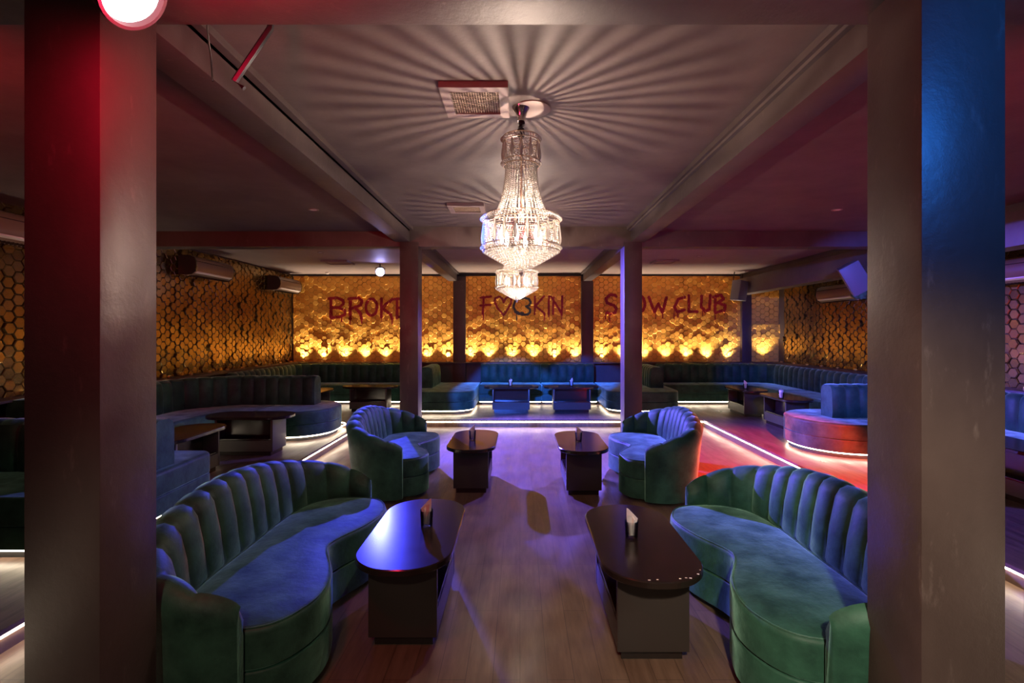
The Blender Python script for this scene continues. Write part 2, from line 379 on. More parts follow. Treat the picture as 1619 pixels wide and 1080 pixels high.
# hexagonal gold tiles ------------------------------------------------
HS = .069; PU = 1.5*HS; PV = math.sqrt(3)*HS
def hexpanel(parent, org, ud, nd, W, z0, z1, seed, flat=1.0, base=.0, m='gold'):
    """flat-topped hexagons of random depth; returns depth(u, z)"""
    rnd = random.Random(seed); mb = MB(); D = {}
    org = Vector(org); ud = Vector(ud); nd = Vector(nd)
    nu = int(W/PU)+2; nv = int((z1-z0)/PV)+2
    def P(u, z, d): return org+ud*u+Vector((0,0,z))+nd*d
    back = MB().add([P(0, z0, .003+base), P(W, z0, .003+base), P(W, z1, .003+base), P(0, z1, .003+base), P(0, z0, 0), P(W, z0, 0), P(W, z1, 0), P(0, z1, 0)], [(0,1,2,3), (7,6,5,4), (0,1,5,4), (1,2,6,5), (2,3,7,6), (3,0,4,7)])
    back.build('panel_backing', 'gold_dark', parent, smooth=False)
    for i in range(nu):
        for j in range(nv):
            cu = i*PU; cz = z0+(j+(.5 if i % 2 else 0))*PV
            d = base+.008+.032*rnd.random()**1.8*flat
            if rnd.random() < .10: d += .022*flat
            tx, tz = rnd.uniform(-.0022, .0022)*flat, rnd.uniform(-.003, .003)*flat
            D[(i, j)] = d; lo = []; hi = []
            for k in range(6):
                a = k*PI/3; r = HS*.955; u = cu+r*math.cos(a); z = cz+r*math.sin(a)
                u2 = cu+(r-.008)*math.cos(a); z2 = cz+(r-.008)*math.sin(a)
                cl = lambda q, a_, b_: max(a_, min(b_, q))
                dd = d+tx*math.cos(a)+tz*math.sin(a)
                lo.append((cl(u, 0, W), cl(z, z0, z1), dd)); hi.append((cl(u2, 0, W), cl(z2, z0, z1), dd+.005))
            us = [p[0] for p in hi]; zs = [p[1] for p in hi]
            if max(us)-min(us) < .004 or max(zs)-min(zs) < .004: continue
            mb.rings([[P(u, z, base) for u, z, _ in lo], [P(*p) for p in lo], [P(*p) for p in hi]], True, False, True)
    mb.build('hexagon_tiles', m, parent, smooth=False)
    def depth(u, z):
        best = None
        i0 = round(u/PU)
        for i in (i0-1, i0, i0+1):
            j = round((z-z0)/PV-(.5 if i % 2 else 0)); e = (u-i*PU)**2+(z-z0-(j+(.5 if i % 2 else 0))*PV)**2
            if best is None or e < best[0]: best = (e, (i, j))
        return D.get(best[1], .03)
    return depth
ZT = 2.985
panels = []
for k, (x0, x1) in enumerate(((XL+.06, -1.545), (-1.262, 1.424), (1.70, 5.14))):
    dep = hexpanel(wb, (x0, 11.80, 0), (1, 0, 0), (0, -1, 0), x1-x0, .985, ZT, 11+k); panels.append((x0, x1, dep))
hexpanel(wb, (5.36, 11.80, 0), (1, 0, 0), (0, -1, 0), XR-5.36, .985, 1.52, 21, .35, .0)
hexpanel(wb, (5.36, 11.80, 0), (1, 0, 0), (0, -1, 0), XR-5.36, 1.52, 1.86, 22, .6, .05)
hexpanel(wb, (5.36, 11.80, 0), (1, 0, 0), (0, -1, 0), XR-5.36, 1.86, ZT, 23, .5, .0)
hexpanel(wl, (XL, 3.6, 0), (0, 1, 0), (1, 0, 0), 11.78-3.6, .985, 3.0, 31, .8, m='gold_shaded')
hexpanel(wr, (XR, 4.6, 0), (0, 1, 0), (-1, 0, 0), 11.5-4.6, .985, 3.0, 41, .8, m='gold_shaded')

# lettering painted on the tiles ---------------------------------------
def W2(px, py): return ((px-822)*11.76/797, 1.65-(py-527)*11.76/797)
def paint(name, label, strokes, m, off, sc, r=.031):
    mb = MB(); c = .0125; cells = set(); rnd = random.Random(3)
    for st in strokes:
        rad = r; pts = st
        if isinstance(st, tuple): rad, pts = st
        Q = [Vector(W2(off[0]+x/sc, off[1]+y/sc)) for x, y in pts]
        Q, T = resample(Q, .006)
        for q in Q:
            rr = rad*(.85+.3*rnd.random()) if rad > .015 else rad
            n = int(rr/c)+2; ci, cj = int(q.x//c), int(q.y//c)
            for a in range(-n, n+1):
                for b in range(-n, n+1):
                    X = (ci+a+.5)*c; Z = (cj+b+.5)*c
                    if (X-q.x)**2+(Z-q.y)**2 < rr*rr: cells.add((ci+a, cj+b))
    for a, b in sorted(cells):
        X, Z = (a+.5)*c, (b+.5)*c; dd = .03
        for x0, x1, dep in panels:
            if x0 <= X <= x1: dd = dep(X-x0, Z)
        y = 11.80-dd-.011; h = c*.52
        mb.box(X-h, X+h, y, y+.006, Z-h, Z+h)
    return mb.build(name, m, wb, smooth=False, label=label)
def ell(cx, cy, rx, ry, a0=0, a1=360, n=24): return [(cx+rx*math.cos(math.radians(a0+(a1-a0)*k/n)), cy-ry*math.sin(math.radians(a0+(a1-a0)*k/n))) for k in range(n+1)]
A = (460, 430)
paint('painted_word', 'dark red painted word BROKE with drips', [
    [(425,282),(425,490)], [(400,285),(490,275),(550,300),(562,340),(515,378),(430,385)], [(510,382),(575,410),(575,455),(520,478),(425,490)],
    [(630,280),(630,500)], [(612,288),(720,275),(755,310),(740,355),(645,388)], [(685,385),(738,440),(750,500)],
    ell(857,375,60,88), [(965,285),(965,480)], [(1080,290),(975,382)], [(975,388),(1060,450),(1075,500)],
    [(1130,285),(1130,490)], [(1098,292),(1210,280)], [(1130,385),(1195,380)], [(1130,482),(1205,476)],
    (.011, [(425,490),(425,550)]), (.011, [(632,500),(632,556)]), (.011, [(750,500),(750,546)]), (.011, [(1075,500),(1075,556)]), (.009, [(540,480),(540,532)]), (.009, [(965,480),(965,530)]),
    ], 'paint', A, 6.746)
B_ = (720, 430)
paint('painted_word', 'dark red painted F, heart and KIN with drips', [
    [(265,275),(380,262)], [(300,265),(295,450)], [(266,356),(375,350)],
    [(515,462),(450,385),(418,320),(428,280),(470,262),(500,285),(515,325),(535,285),(565,262),(598,285),(592,335),(560,395),(515,462)],
    [(848,265),(845,450)], [(945,260),(855,362)], [(860,368),(948,440),(950,460)], [(1000,260),(995,450)],
    [(1047,270),(1042,450)], [(1022,262),(1130,440)], [(1140,260),(1135,460)],
    (.011, [(298,450),(298,515)]), (.009, [(515,462),(515,560)]), (.011, [(950,450),(950,520)]), (.011, [(998,450),(1000,525)]), (.010, [(1135,460),(1135,505)]),
    ], 'paint', B_, 6.746, .023)
paint('painted_mark', 'slate coloured painted curl mark', [
    [(650,430),(618,375),(635,315),(690,280),(740,278),(785,290),(803,325),(790,355),(755,368)], [(755,368),(795,395),(798,430),(765,455),(700,452),(645,420)], (.03, [(640,425),(670,445),(720,440)]),
    (.011, [(650,440),(655,515)])], 'inkpaint', B_, 6.746, .026)
C_ = (940, 430)
paint('painted_word', 'dark red painted words SHOW CLUB with drips', [
    [(188,210),(170,196),(135,194),(98,225),(105,262),(165,285),(188,315),(172,348),(135,356),(105,345)],
    [(245,200),(245,350)], [(318,200),(318,350)], [(245,275),(318,275)], ell(392,272,38,66),
    [(465,215),(512,342),(545,270),(578,345),(615,218)], [(770,215),(715,232),(682,300),(708,340),(768,325)],
    [(805,200),(805,336),(878,340)], [(915,205),(910,300),(945,336),(983,318),(990,200)],
    [(1035,202),(1030,340)], [(1018,215),(1080,195),(1105,230),(1050,265)], [(1055,262),(1118,285),(1110,325),(1035,348)],
    (.010, [(130,350),(130,420)]), (.010, [(95,340),(95,400)]), (.011, [(522,345),(522,400)]), (.011, [(582,345),(585,395)]), (.010, [(682,330),(680,400)]), (.009, [(712,340),(712,390)]),
    (.009, [(925,330),(925,385)]), (.010, [(1030,345),(1032,405)]), (.009, [(1112,330),(1112,370)]),
    ], 'paint', C_, 5.397)

# ------------------------------------------------------------------ uplights on the ledges
def uplight(loc, inw, label, group, first=None, power=2.4):
    if first is None:
        t = thing('uplight', loc, label, 'light', group)
        MB().lathe([(.028, 0), (.030, .004), (.030, .03), (.024, .034)], n=12, cap1=False).build('housing', 'brass', t, local=True)
        MB().lathe([(.023, .026), (.023, .029)], n=12).build('lens', 'lens_up', t, local=True)
    else: t = dup(first, loc, label=label, group=group)
    L = Vector(loc)+Vector((0, 0, .045))
    spot('uplight_beam', L, L+Vector((inw[0]*.03, inw[1]*.03, .6)), WARM, power, 98, 1.0, .012)
    return t
XU = [(479, 510, 544, 576, 608, 640, 675, 707), (744, 773, 810, 844, 877, 910), (953, 984, 1019, 1054, 1087, 1119, 1152)]
names = ["rear wall's left panel", "rear wall's middle panel", "rear wall's right panel"]
up = None; UPB = 66; UPS = 5
ORD = ['first', 'second', 'third', 'fourth', 'fifth', 'sixth', 'seventh', 'eighth', 'ninth', 'tenth', 'eleventh', 'twelfth', 'thirteenth', 'fourteenth', 'fifteenth']
for k, row in enumerate(XU):
    for q, px in enumerate(row):
        x = (px-822)*11.69/797
        o = uplight((x, 11.69, .985), (0, 1), ORD[q]+' from left of the warm uplights along the '+names[k], 'uplights along the '+names[k], up, UPB)
        up = up or o
uplight((5.68, 11.64, .985), (0, 1), 'small warm uplight at foot of the stepped gold panel in the right rear corner', None, up, UPB)
for k in range(15):
    y = 11.5-.5*k
    uplight((-5.22, y, .985), (-1, 0), ORD[k]+' warm uplight from the rear corner along the left honeycomb wall', 'uplights on the left wall ledge', up, UPS)
for k in range(14):
    y = 11.4-.5*k
    uplight((5.92, y, .985), (1, 0), ORD[k]+' warm uplight from the rear corner along the right honeycomb wall', 'uplights on the right wall ledge', up, UPS)

# ------------------------------------------------------------------ banquettes on the platform
ZB, ZS = ZP, .55       # platform top, seat top
def prof_bench(top, zb, t):
    return [(0, zb, 0, 0), (.012, zb+.06, 1, 0), (.012, zb+.2, 1, 0), (0, top-.08, 1, 0), (-.018, top-.03, 1, .4), (-.055, top-.004, .4, 1), (-.10, top-.004, 0, .8), (-.135, top-.03, 0, 0), (-.15, top-.08, 0, 0), (-.15, zb, 0, 0)]
def prof_div(top, zb, t):
    return [(0, zb, 0, 0), (.012, zb+.06, 1, 0), (.012, zb+.2, 1, 0), (0, top-.08, 1, 0), (-.018, top-.03, 1, .4), (-.06, top-.004, .4, 1), (-.17, top-.004, 0, .6), (-.22, top-.03, 0, 0), (-.24, top-.08, 0, 0), (-.24, zb, 0, 0)]
def P2(pts, rad=0, closed=True, step=.06):
    q = rounded(pts, rad, closed)
    return q
def clean(P):
    out = []
    for p in P:
        if not out or (p-out[-1]).length > 1e-3: out.append(p)
    if (out[0]-out[-1]).length < 1e-3: out.pop()
    return out
def bench(label, group, loc, seat, rad, led, backs, ledrad=0, seams=()):
    t = thing('banquette', (loc[0], loc[1], ZB), label, 'banquette', group)
    P = clean(rounded(seat, rad, True))
    mb = MB(); R = [[(q.x, q.y, z) for q in inset(P, .06)] for z in (ZB, ZB+.075)]; mb.rings(R); mb.build('plinth', 'drk', t)
    mb = MB(); slab(mb, P, ZB+.07, ZB+.225, .012); mb.build('seat_base', 'velvet', t)
    mb = MB(); slab(mb, P, ZB+.228, ZS, .035); mb.build('seat_cushion', 'velvet', t)
    for L in led:
        pts = rounded(L, ledrad, False); pts = resample(pts, .05)[0]
        MB().tube([(p.x, p.y, ZB+.060) for p in pts], .009, 6).build('led_strip', 'led', t)
    for path, prad, kind, top in backs:
        mb = MB(); fluted(mb, rounded(path, prad, False), ZS-.03, top, prof_bench if kind == 'b' else prof_div, .185, .028)
        mb.build('backrest', 'velvet', t)
    for a, b in seams:
        MB().tube([(a[0], a[1], ZS+.002), (b[0], b[1], ZS+.002)], .005, 5).build('piping', 'velvet', t)
    return t
TOP = .965
SF = 10.72   # front of the rear wall seats
# rear left: from the left peninsula along the back wall, round the corner, down the left wall to the booth
bench('long dark green L-shaped banquette filling the rear left corner under the gold wall', None, (-4.6, 10.9),
      [(-2.30, 11.32), (-4.92, 11.32), (-4.92, 8.60), (-4.30, 8.60), (-4.30, SF), (-2.30, SF)], [0, .05, 0, .12, .35, 0],
      [[(-2.32, SF+.035), (-4.335, SF+.035), (-4.335, 8.62)]],
      [([(-2.30, 11.28), (-4.90, 11.28), (-4.90, 8.62)], .35, 'b', TOP)], .33, [((-3.3, SF+.02), (-3.3, 11.26))])
# peninsulas with a divider back between two seating bays
def peninsula(label, cx, backx, flip):
    P = [(cx-.70, 11.32), (cx-.70, 9.42), (cx+.70, 9.42), (cx+.70, 11.32)]
    bx = backx
    path = [(bx+.12, 10.12), (bx+.12, 11.15)] if flip else [(bx-.12, 11.15), (bx-.12, 10.12)]
    # left normal of the path is the front: flip -> facing -X
    bench(label, None, (cx, 9.5), P, [0, .38, .38, 0], [[(cx-.665, 10.7), (cx-.665, 9.455), (cx+.665, 9.455), (cx+.665, 10.7)]],
          [(path, 0, 'd', .97)], .36)
peninsula('rounded dark blue-green bench end with upright divider, behind the left far column', -1.58, -1.66, False)
peninsula('rounded green bench end with upright divider, behind the right far column', 2.36, 2.52, True)
bench('blue-lit banquette section under the painted heart, left of the seam', 'centre rear banquettes' if False else None, (-.2, 10.9),
      [(.462, 11.32), (-.875, 11.32), (-.875, SF), (.462, SF)], 0, [[(.45, SF+.035), (-.86, SF+.035)]],
      [([(.462, 11.28), (-.875, 11.28)], 0, 'b', TOP)])
bench('blue-lit banquette section under the letters KIN, right of the seam', None, (1.0, 10.9),
      [(1.655, 11.32), (.468, 11.32), (.468, SF), (1.655, SF)], 0, [[(1.64, SF+.035), (.48, SF+.035)]],
      [([(1.655, 11.28), (.468, 11.28)], 0, 'b', TOP)])
bench('long green L-shaped banquette in the rear right corner running down the right wall', None, (4.6, 10.9),
      [(5.58, 7.42), (5.58, 11.32), (3.065, 11.32), (3.065, SF), (4.95, SF), (4.95, 7.42)], [0, .05, 0, 0, .35, .1],
      [[(3.08, SF+.035), (4.985, SF+.035), (4.985, 7.44)]],
      [([(5.56, 7.44), (5.56, 11.28), (3.065, 11.28)], .35, 'b', TOP)], .33, [((3.9, SF+.02), (3.9, 11.26)), ((4.97, 9.7), (5.54, 9.7))])
# left booth: back runs down the left wall and turns into a peninsula with a round end
bench('dark green booth seat with fluted back and round glowing end, left of the sunken floor', None, (-3.6, 7.5),
      [(-2.76, 8.32), (-4.9, 8.32), (-4.9, 5.0), (-4.28, 5.0), (-4.28, 7.02), (-2.76, 7.02)], [.62, .3, .05, .1, .3, .55],
      [[(-4.315, 5.0), (-4.315, 7.055), (-2.795, 7.055), (-2.795, 8.285), (-3.3, 8.285)]],
      [([(-3.16, 7.76), (-4.35, 7.76), (-4.88, 7.25), (-4.88, 5.02)], .45, 'd', .985)], .50, [((-3.75, 7.06), (-3.75, 7.74))])
bench('dark blue-lit bench end with backrest behind the near left column', None, (-3.4, 4.0),
      [(-2.88, 4.76), (-5.1, 4.76), (-5.1, 3.36), (-2.82, 3.36)], [.12, 0, 0, .12],
      [[(-5.0, 3.395), (-2.855, 3.395), (-2.915, 4.725), (-4.2, 4.725)]],
      [([(-2.92, 4.02), (-5.08, 4.02)], 0, 'd', .945)], .10)
bench('round-ended green bench lit red and blue with a glowing foot, right of the sunken floor', None, (4.4, 6.7),
      [(5.56, 7.36), (3.60, 7.36), (3.60, 6.02), (5.56, 6.02)], [0, .62, .62, 0],
      [[(4.9, 7.325), (3.635, 7.325), (3.635, 6.055), (5.5, 6.055)]],
      [([(5.5, 6.56), (4.06, 6.56)], 0, 'd', .975)], .60)
bench('blue-lit banquette against the right wall, beyond the near right column', None, (5.3, 5.0),
      [(5.58, 3.2), (5.58, 5.98), (4.95, 5.98), (4.95, 3.2)], [0, 0, .08, .08],
      [[(4.985, 5.95), (4.985, 3.25)]], [([(5.56, 3.2), (5.56, 5.98)], 0, 'b', TOP)])

# ------------------------------------------------------------------ low tables
def make_table(loc, label, group=None):
    t = thing('coffee_table', loc, label, 'table', group)
    L, Wd = .535, .255
    P = clean(rounded([(-Wd, -L), (Wd, -L), (Wd, L), (-Wd, L)], .235, True, 14))
    mb = MB(); R = [[(q.x, q.y, z) for q in inset(P, d)] for d, z in ((.004, .455), (0, .459), (0, .485), (.005, .490))]; mb.rings(R)
    mb.build('table_top', 'table', t, local=True)
    for s in (-1, 1): MB().box(-.18, .18, s*.345-.014, s*.345+.014, .055, .455).build('end_panel', 'table_side', t, local=True, bevel=.002)
    MB().box(-.172, .172, -.331, .331, .19, .21).build('shelf', 'table', t, local=True, bevel=.002)
    mb = MB(); mb.box(-.178, -.16, -.331, .331, .055, .19); mb.box(.16, .178, -.331, .331, .055, .19); mb.build('side_panel', 'table_side', t, local=True, smooth=False)
    MB().box(-.012, .012, -.331, .331, .21, .455).build('divider', 'table', t, local=True, smooth=False)
    MB().box(-.155, .155, -.325, .325, 0, .06).build('plinth', 'table', t, local=True, smooth=False)
    return t
T = [((-.615, 3.0, 0), 0, 'dark oval-ended coffee table with blue sheen in front of the near left sofa'),
     ((.668, 2.88, 0), 0, 'black oval-ended coffee table with chipped front edge by the near right sofa'),
     ((-.505, 5.54, 0), 0, 'dark coffee table beside the farther left sofa on the sunken floor'),
     ((.65, 5.47, 0), 0, 'dark coffee table beside the farther right sofa lit blue'),
     ((-3.42, 6.42, ZP), PI/2, 'dark table standing crosswise in the left booth'),
     ((-3.52, 5.25, ZP), 0, 'dark table behind the near left column, nearer than the crosswise one'),
     ((-2.93, 9.9, ZP), PI/2, 'dark table in the rear left bay, seen between sofa top and column'),
     ((-3.72, 9.05, ZP), 0, 'dark table half hidden behind the left booth backrest'),
     ((-.17, 9.85, ZP), PI/2, 'dark table at the rear centre, left of the pair'),
     ((1.0, 9.85, ZP), PI/2, 'dark table at the rear centre, right of the pair'),
     ((4.25, 9.5, ZP), 0, 'dark table in the rear right bay, farther of the two'),
     ((4.33, 8.22, ZP), 0, 'dark table in the rear right bay, nearer of the two'),
     ((4.62, 4.75, ZP), 0, 'dark table seen past the near right column')]
t0 = None
for loc, rot, lab in T:
    if t0 is None: t0 = make_table(loc, lab)
    else: dup(t0, loc, rot, lab)
# worn flecks on the near right table's front edge belong to that table
tb = [o for o in bpy.data.objects if o.get('label', '').startswith('black oval-ended')][0]
mb = MB(); rr = random.Random(5)
for (x, y) in ((-.02, -.507), (.09, -.498), (.12, -.49), (.14, -.492), (.19, -.452), (-.06, -.512), (.215, -.41)):
    s = rr.uniform(.003, .006); mb.box(x-s, x+s, y-s*.6, y+s*.6, .4885, .4906)
mb.build('paint_chips', 'napkin', tb, smooth=False, local=True, label='pale chips in the table edge')

# glasses with folded napkins ------------------------------------------
def make_glass(loc, label):
    t = thing('drinking_glass', loc, label, 'glass')
    n = 24; R = []
    def ring(r, z, fl=0): return [((r+fl*(k % 2))*math.cos(2*PI*k/n), (r+fl*(k % 2))*math.sin(2*PI*k/n), z) for k in range(n)]
    R = [ring(.028, 0), ring(.033, .004, .002), ring(.034, .04, .002), ring(.037, .055), ring(.039, .098), ring(.0365, .098), ring(.034, .055), ring(.030, .014), ring(.006, .013)]
    MB().rings(R).build('tumbler', 'glass', t, local=True); return t
def make_napkin(loc, label, rot):
    t = thing('napkin', loc, label, 'napkin', None, rot)
    mb = MB()
    for k, (a, h, tw) in enumerate(((0, .165, .0), (.9, .135, .006), (-1.0, .14, -.006))):
        c, s = math.cos(a), math.sin(a)
        def q(x, y, z): return (x*c-y*s, x*s+y*c+tw, z)
        top = h
        mb.rings([[q(-.016, -.003, .016), q(.016, -.003, .016), q(.016, .003, .016), q(-.016, .003, .016)],
                  [q(-.026, -.005, .075), q(.024, -.003, .075), q(.024, .004, .075), q(-.026, .003, .075)],
                  [q(-.034, -.010, .112), q(.028, -.002, .118), q(.028, .004, .118), q(-.034, -.004, .112)],
                  [q(.016, .002, top-.004), q(.027, .003, top), q(.027, .005, top), q(.016, .004, top-.004)]])
    mb.build('folded_napkin', 'napkin', t, local=True, ang=25); return t
G = [((-.56, 3.03, .49), 'on the blue-lit near left table', .2), ((.633, 2.86, .49), 'on the black near right table', 2.6),
     ((-.518, 5.5, .49), 'on the farther left coffee table', .3), ((.63, 5.42, .49), 'on the farther right coffee table', 2.9),
     ((-.185, 9.8, ZP+.49), 'on the rear centre table, left of the pair', 1.2), ((1.0, 9.8, ZP+.49), 'on the rear centre table, right of the pair', .4),
     ((4.17, 9.32, ZP+.49), 'on the farther table of the rear right bay', 2.8), ((4.12, 7.95, ZP+.49), 'on the nearer table of the rear right bay', 1.0)]
g0 = n0 = None
for loc, lab, r in G:
    lg = 'clear cut-glass tumbler holding a napkin '+lab; ln = 'folded pale paper napkin in the tumbler '+lab
    if g0 is None: g0 = make_glass(loc, lg); n0 = make_napkin(loc, ln, r)
    else: dup(g0, loc, 0, lg); dup(n0, loc, r, ln)

# ------------------------------------------------------------------ curved shell sofas
def make_sofa(name, loc, rot, hl, label, group):
    t = thing(name, loc, label, 'sofa', group, rot)
    k = hl/.95
    out = [(0.0, .45), (0.0, -.0), (0.0, -.45), (.05, -.72), (.20, -.86), (.40, -.875), (.56, -.80), (.645, -.58), (.60, -.32), (.485, -.06), (.485, .06), (.60, .32), (.645, .58), (.56, .80), (.40, .875), (.20, .86), (.05, .72)]
    P = resample(catmull([(x, y*k) for x, y in out], 8, True), count=110, closed=True)[0]
    mb = MB(); slab(mb, P, .045, .232, .012); mb.build('base', 'velvet', t, local=True)
    mb = MB(); slab(mb, P, .236, .415, .03, .012); mb.build('seat_cushion', 'velvet', t, local=True)
    mb = MB(); q = [(p.x, p.y, .4135) for p in inset(P, .012)]; mb.tube(q, .0035, 5, True); mb.build('piping', 'velvet', t, local=True)
    path = catmull([(.44, .885*k+.005), (.26, .885*k), (.10, .80*k), (.015, .60*k), (-.012, .3*k), (-.012, 0), (-.012, -.3*k), (.015, -.60*k), (.10, -.80*k), (.26, -.885*k), (.44, -.885*k-.005)], 10)
    def top(u):
        a = abs(2*u-1); return .535+.285*max(0, 1-a**1.85)**.95
    def pr(tp, zb, u):
        a = abs(2*u-1); th = .15-.10*a**5; lean = .055*(1-a**2)
        return [(0, .05, 0, 0), (0, zb, 0, 0), (-.006, zb+.03, 1, 0), (-lean*.5, (zb+tp)/2, 1, 0), (-lean-.006, tp-.055, 1, .3), (-lean-.03, tp-.016, .8, .8), (-lean-th*.45, tp, .3, 1), (-lean-th*.8, tp-.014, 0, .8),
                (-lean-th, tp-.055, 0, .2), (-lean*.6-th, (zb+tp)/2, 0, 0), (-th*.95, .25, 0, 0), (-th*.85, .045, 0, 0)]
    n = 15 if hl > .85 else 14
    mb = MB(); fluted(mb, path, .40, top, pr, amp=.030, per=10, nchan=n); mb.build('backrest', 'velvet', t, local=True, ang=60)
    for s in (-1, 1):
        for x in (.08, .46): MB().lathe([(.014, 0), (.018, .05)], (x, s*.66*k, 0), 10).build('foot', 'brass', t, local=True)
    return t
sg = 'curved shell sofas on the sunken floor'
make_sofa('curved_sofa', (-1.58, 2.95, 0), 0, .93, 'long dark green shell sofa at the near left, beside the blue-lit table', sg)
make_sofa('curved_sofa', (1.655, 2.83, 0), PI, .88, 'long bright green shell sofa at the near right, partly behind the column', sg)
make_sofa('curved_loveseat', (-1.60, 5.62, 0), .03, .77, 'small dark green shell sofa with a blue patch, farther left', sg)
make_sofa('curved_loveseat', (1.68, 5.55, 0), PI-.06, .79, 'small shell sofa lit violet inside and red outside, farther right', sg)

# ------------------------------------------------------------------ chandeliers
def make_chandelier(loc, label, group):
    """origin at the ceiling"""
    t = thing('chandelier', loc, label, 'chandelier', group)
    B = lambda mb, n, m, p=t: mb.build(n, m, p, local=True)
    B(MB().lathe([(.056, 0), (.056, -.010), (.050, -.018), (.036, -.045), (.027, -.07), (.024, -.095)], n=28), 'canopy', 'metal')
    pts = [(.004*math.sin(k*2.1), .004*math.cos(k*1.7), -.09-.012*k) for k in range(10)]
    B(MB().tube(pts, [.019+.004*math.sin(k*2.6) for k in range(10)], 10), 'cord_sleeve', 'cord')
    def band(r, z0, h, n, name='rope_band'):
        mb = MB()
        for zz in (z0, z0-h): mb.tube([(r*math.cos(2*PI*k/48), r*math.sin(2*PI*k/48), zz) for k in range(48)], .0028, 6, True)
        o = B(mb, name, 'frame')
        mb = MB()
        for k in range(n):
            a = 2*PI*k/n; b = a+.10*.114/r
            mb.tube([((r+.002)*math.cos(a), (r+.002)*math.sin(a), z0-.004), ((r+.013)*math.cos((a+b)/2), (r+.013)*math.sin((a+b)/2), z0-h/2), ((r+.002)*math.cos(b), (r+.002)*math.sin(b), z0-h+.004)], [.003, .0052, .003], 5)
        mb.build('rope_crystals', 'crystal', o, local=True)
    def drum(r, z0, z1, n, npb):
        # teardrop pendants between fans of bead rows
        pm = MB(); h = z0-z1
        prof = [(.0012, z0-.004), (.007, z0-h*.35), (.0115, z0-h*.68), (.009, z0-h*.88), (.001, z1+.002)]
        pm.lathe([(a, b) for a, b in reversed(prof)], (r+.004, 0, 0), 6)
        me = None; fr = MB(); bd = MB()
        for k in range(n):
            a = 2*PI*k/n
            if me is None: o = pm.build('crystal_pendant', 'crystal', t, local=True, smooth=False); me = o
            else: o = me.copy(); COL.objects.link(o); o.parent = t
            o.rotation_euler = (0, 0, a)
            c = a+PI/n; w_ = PI/n*.95
            for s in (-1, 1):
                fr.tube([((r+.003)*math.cos(c+s*w_*q), (r+.003)*math.sin(c+s*w_*q), z) for q, z in ((.95, z0-.005), (.75, z0-h*.4), (.35, z0-h*.85), (.12, z1+.004))], .0016, 4)
            rows = npb
            for i in range(rows):
                z = z0-.012-(h-.02)*i/(rows-1); ww = w_*(.85-.7*(i/(rows-1))**1.6); cnt = max(2, round(2*ww*r/.0085))
                for j in range(cnt):
                    b = c-ww+2*ww*j/(cnt-1); bd.bead((r*math.cos(b), r*math.sin(b), z), .0042, n=5)
        B(fr, 'drum_wires', 'frame'); o = B(bd, 'drum_beads', 'crystal')
    # crown
    band(.112, -.195, .028, 44); drum(.110, -.225, -.345, 12, 9); band(.112, -.345, .028, 44)
    # strands falling from the crown to the wide drum
    st = MB(); N = 34; prof = []
    for i in range(26):
        q = i/25; r = .093+.010*q+.060*q**2.4; z = -.375-.305*q; st.bead((r, 0, z), .0068, .0062, 6)
    me = st.build('crystal_strand', 'crystal', t, local=True)
    for k in range(1, N):
        o = me.copy(); COL.objects.link(o); o.parent = t; o.rotation_euler = (0, 0, 2*PI*k/N)
    # wide drum
    band(.238, -.690, .034, 92); drum(.234, -.726, -.868, 22, 10); band(.238, -.868, .034, 92)
    # bowl: rings of beads closing towards the tip
    for i in range(14):
        q = i/13; r = .012+.220*(1-q)**.9; z = -.905-.118*q; n = max(6, round(2*PI*r/.019))
        rb = MB()
        for k in range(n):
            a = 2*PI*(k+.5*(i % 2))/n; rb.bead((r*math.cos(a), r*math.sin(a), z), .0088, .0085, 6)
        B(rb, 'bead_ring', 'crystal')
    B(MB().lathe([(.001, -1.06), (.010, -1.045), (.013, -1.032), (.006, -1.018)], n=10), 'finial', 'crystal')
    # inner frame and bulbs
    fr = MB()
    for r, z in ((.10, -.37), (.155, -.69)):
        for a in (0, PI/2): fr.tube([(-r*math.cos(a), -r*math.sin(a), z), (r*math.cos(a), r*math.sin(a), z)], .003, 5)
    fr.tube([(0, 0, -.19), (0, 0, -.70)], .007, 8); B(fr, 'inner_frame', 'frame')
    for k in range(6):
        a = 2*PI*k/6+.3; x, y = .125*math.cos(a), .125*math.sin(a)
        B(MB().lathe([(.004, -.86), (.011, -.85), (.013, -.83), (.013, -.79), (.006, -.765), (.001, -.755)], (x, y, 0), 10), 'bulb', 'bulb')
    return t
CH = [((.008, 3.13, 3.06), 'large lit crystal chandelier hanging over the near tables'), ((-.036, 5.80, 3.06), 'lit crystal chandelier farther back, seen below the near one')]
c0 = make_chandelier(*CH[0], 'crystal chandeliers')
dup(c0, CH[1][0], 0, CH[1][1], 'crystal chandeliers')
for (x, y, z), _ in CH:
    point('chandelier_light', (x, y, z-.79), (1.0, .76, .60), 80, .0095)
    point('chandelier_upper_light', (x+.03, y, z-.58), (1.0, .76, .60), 2, .01)

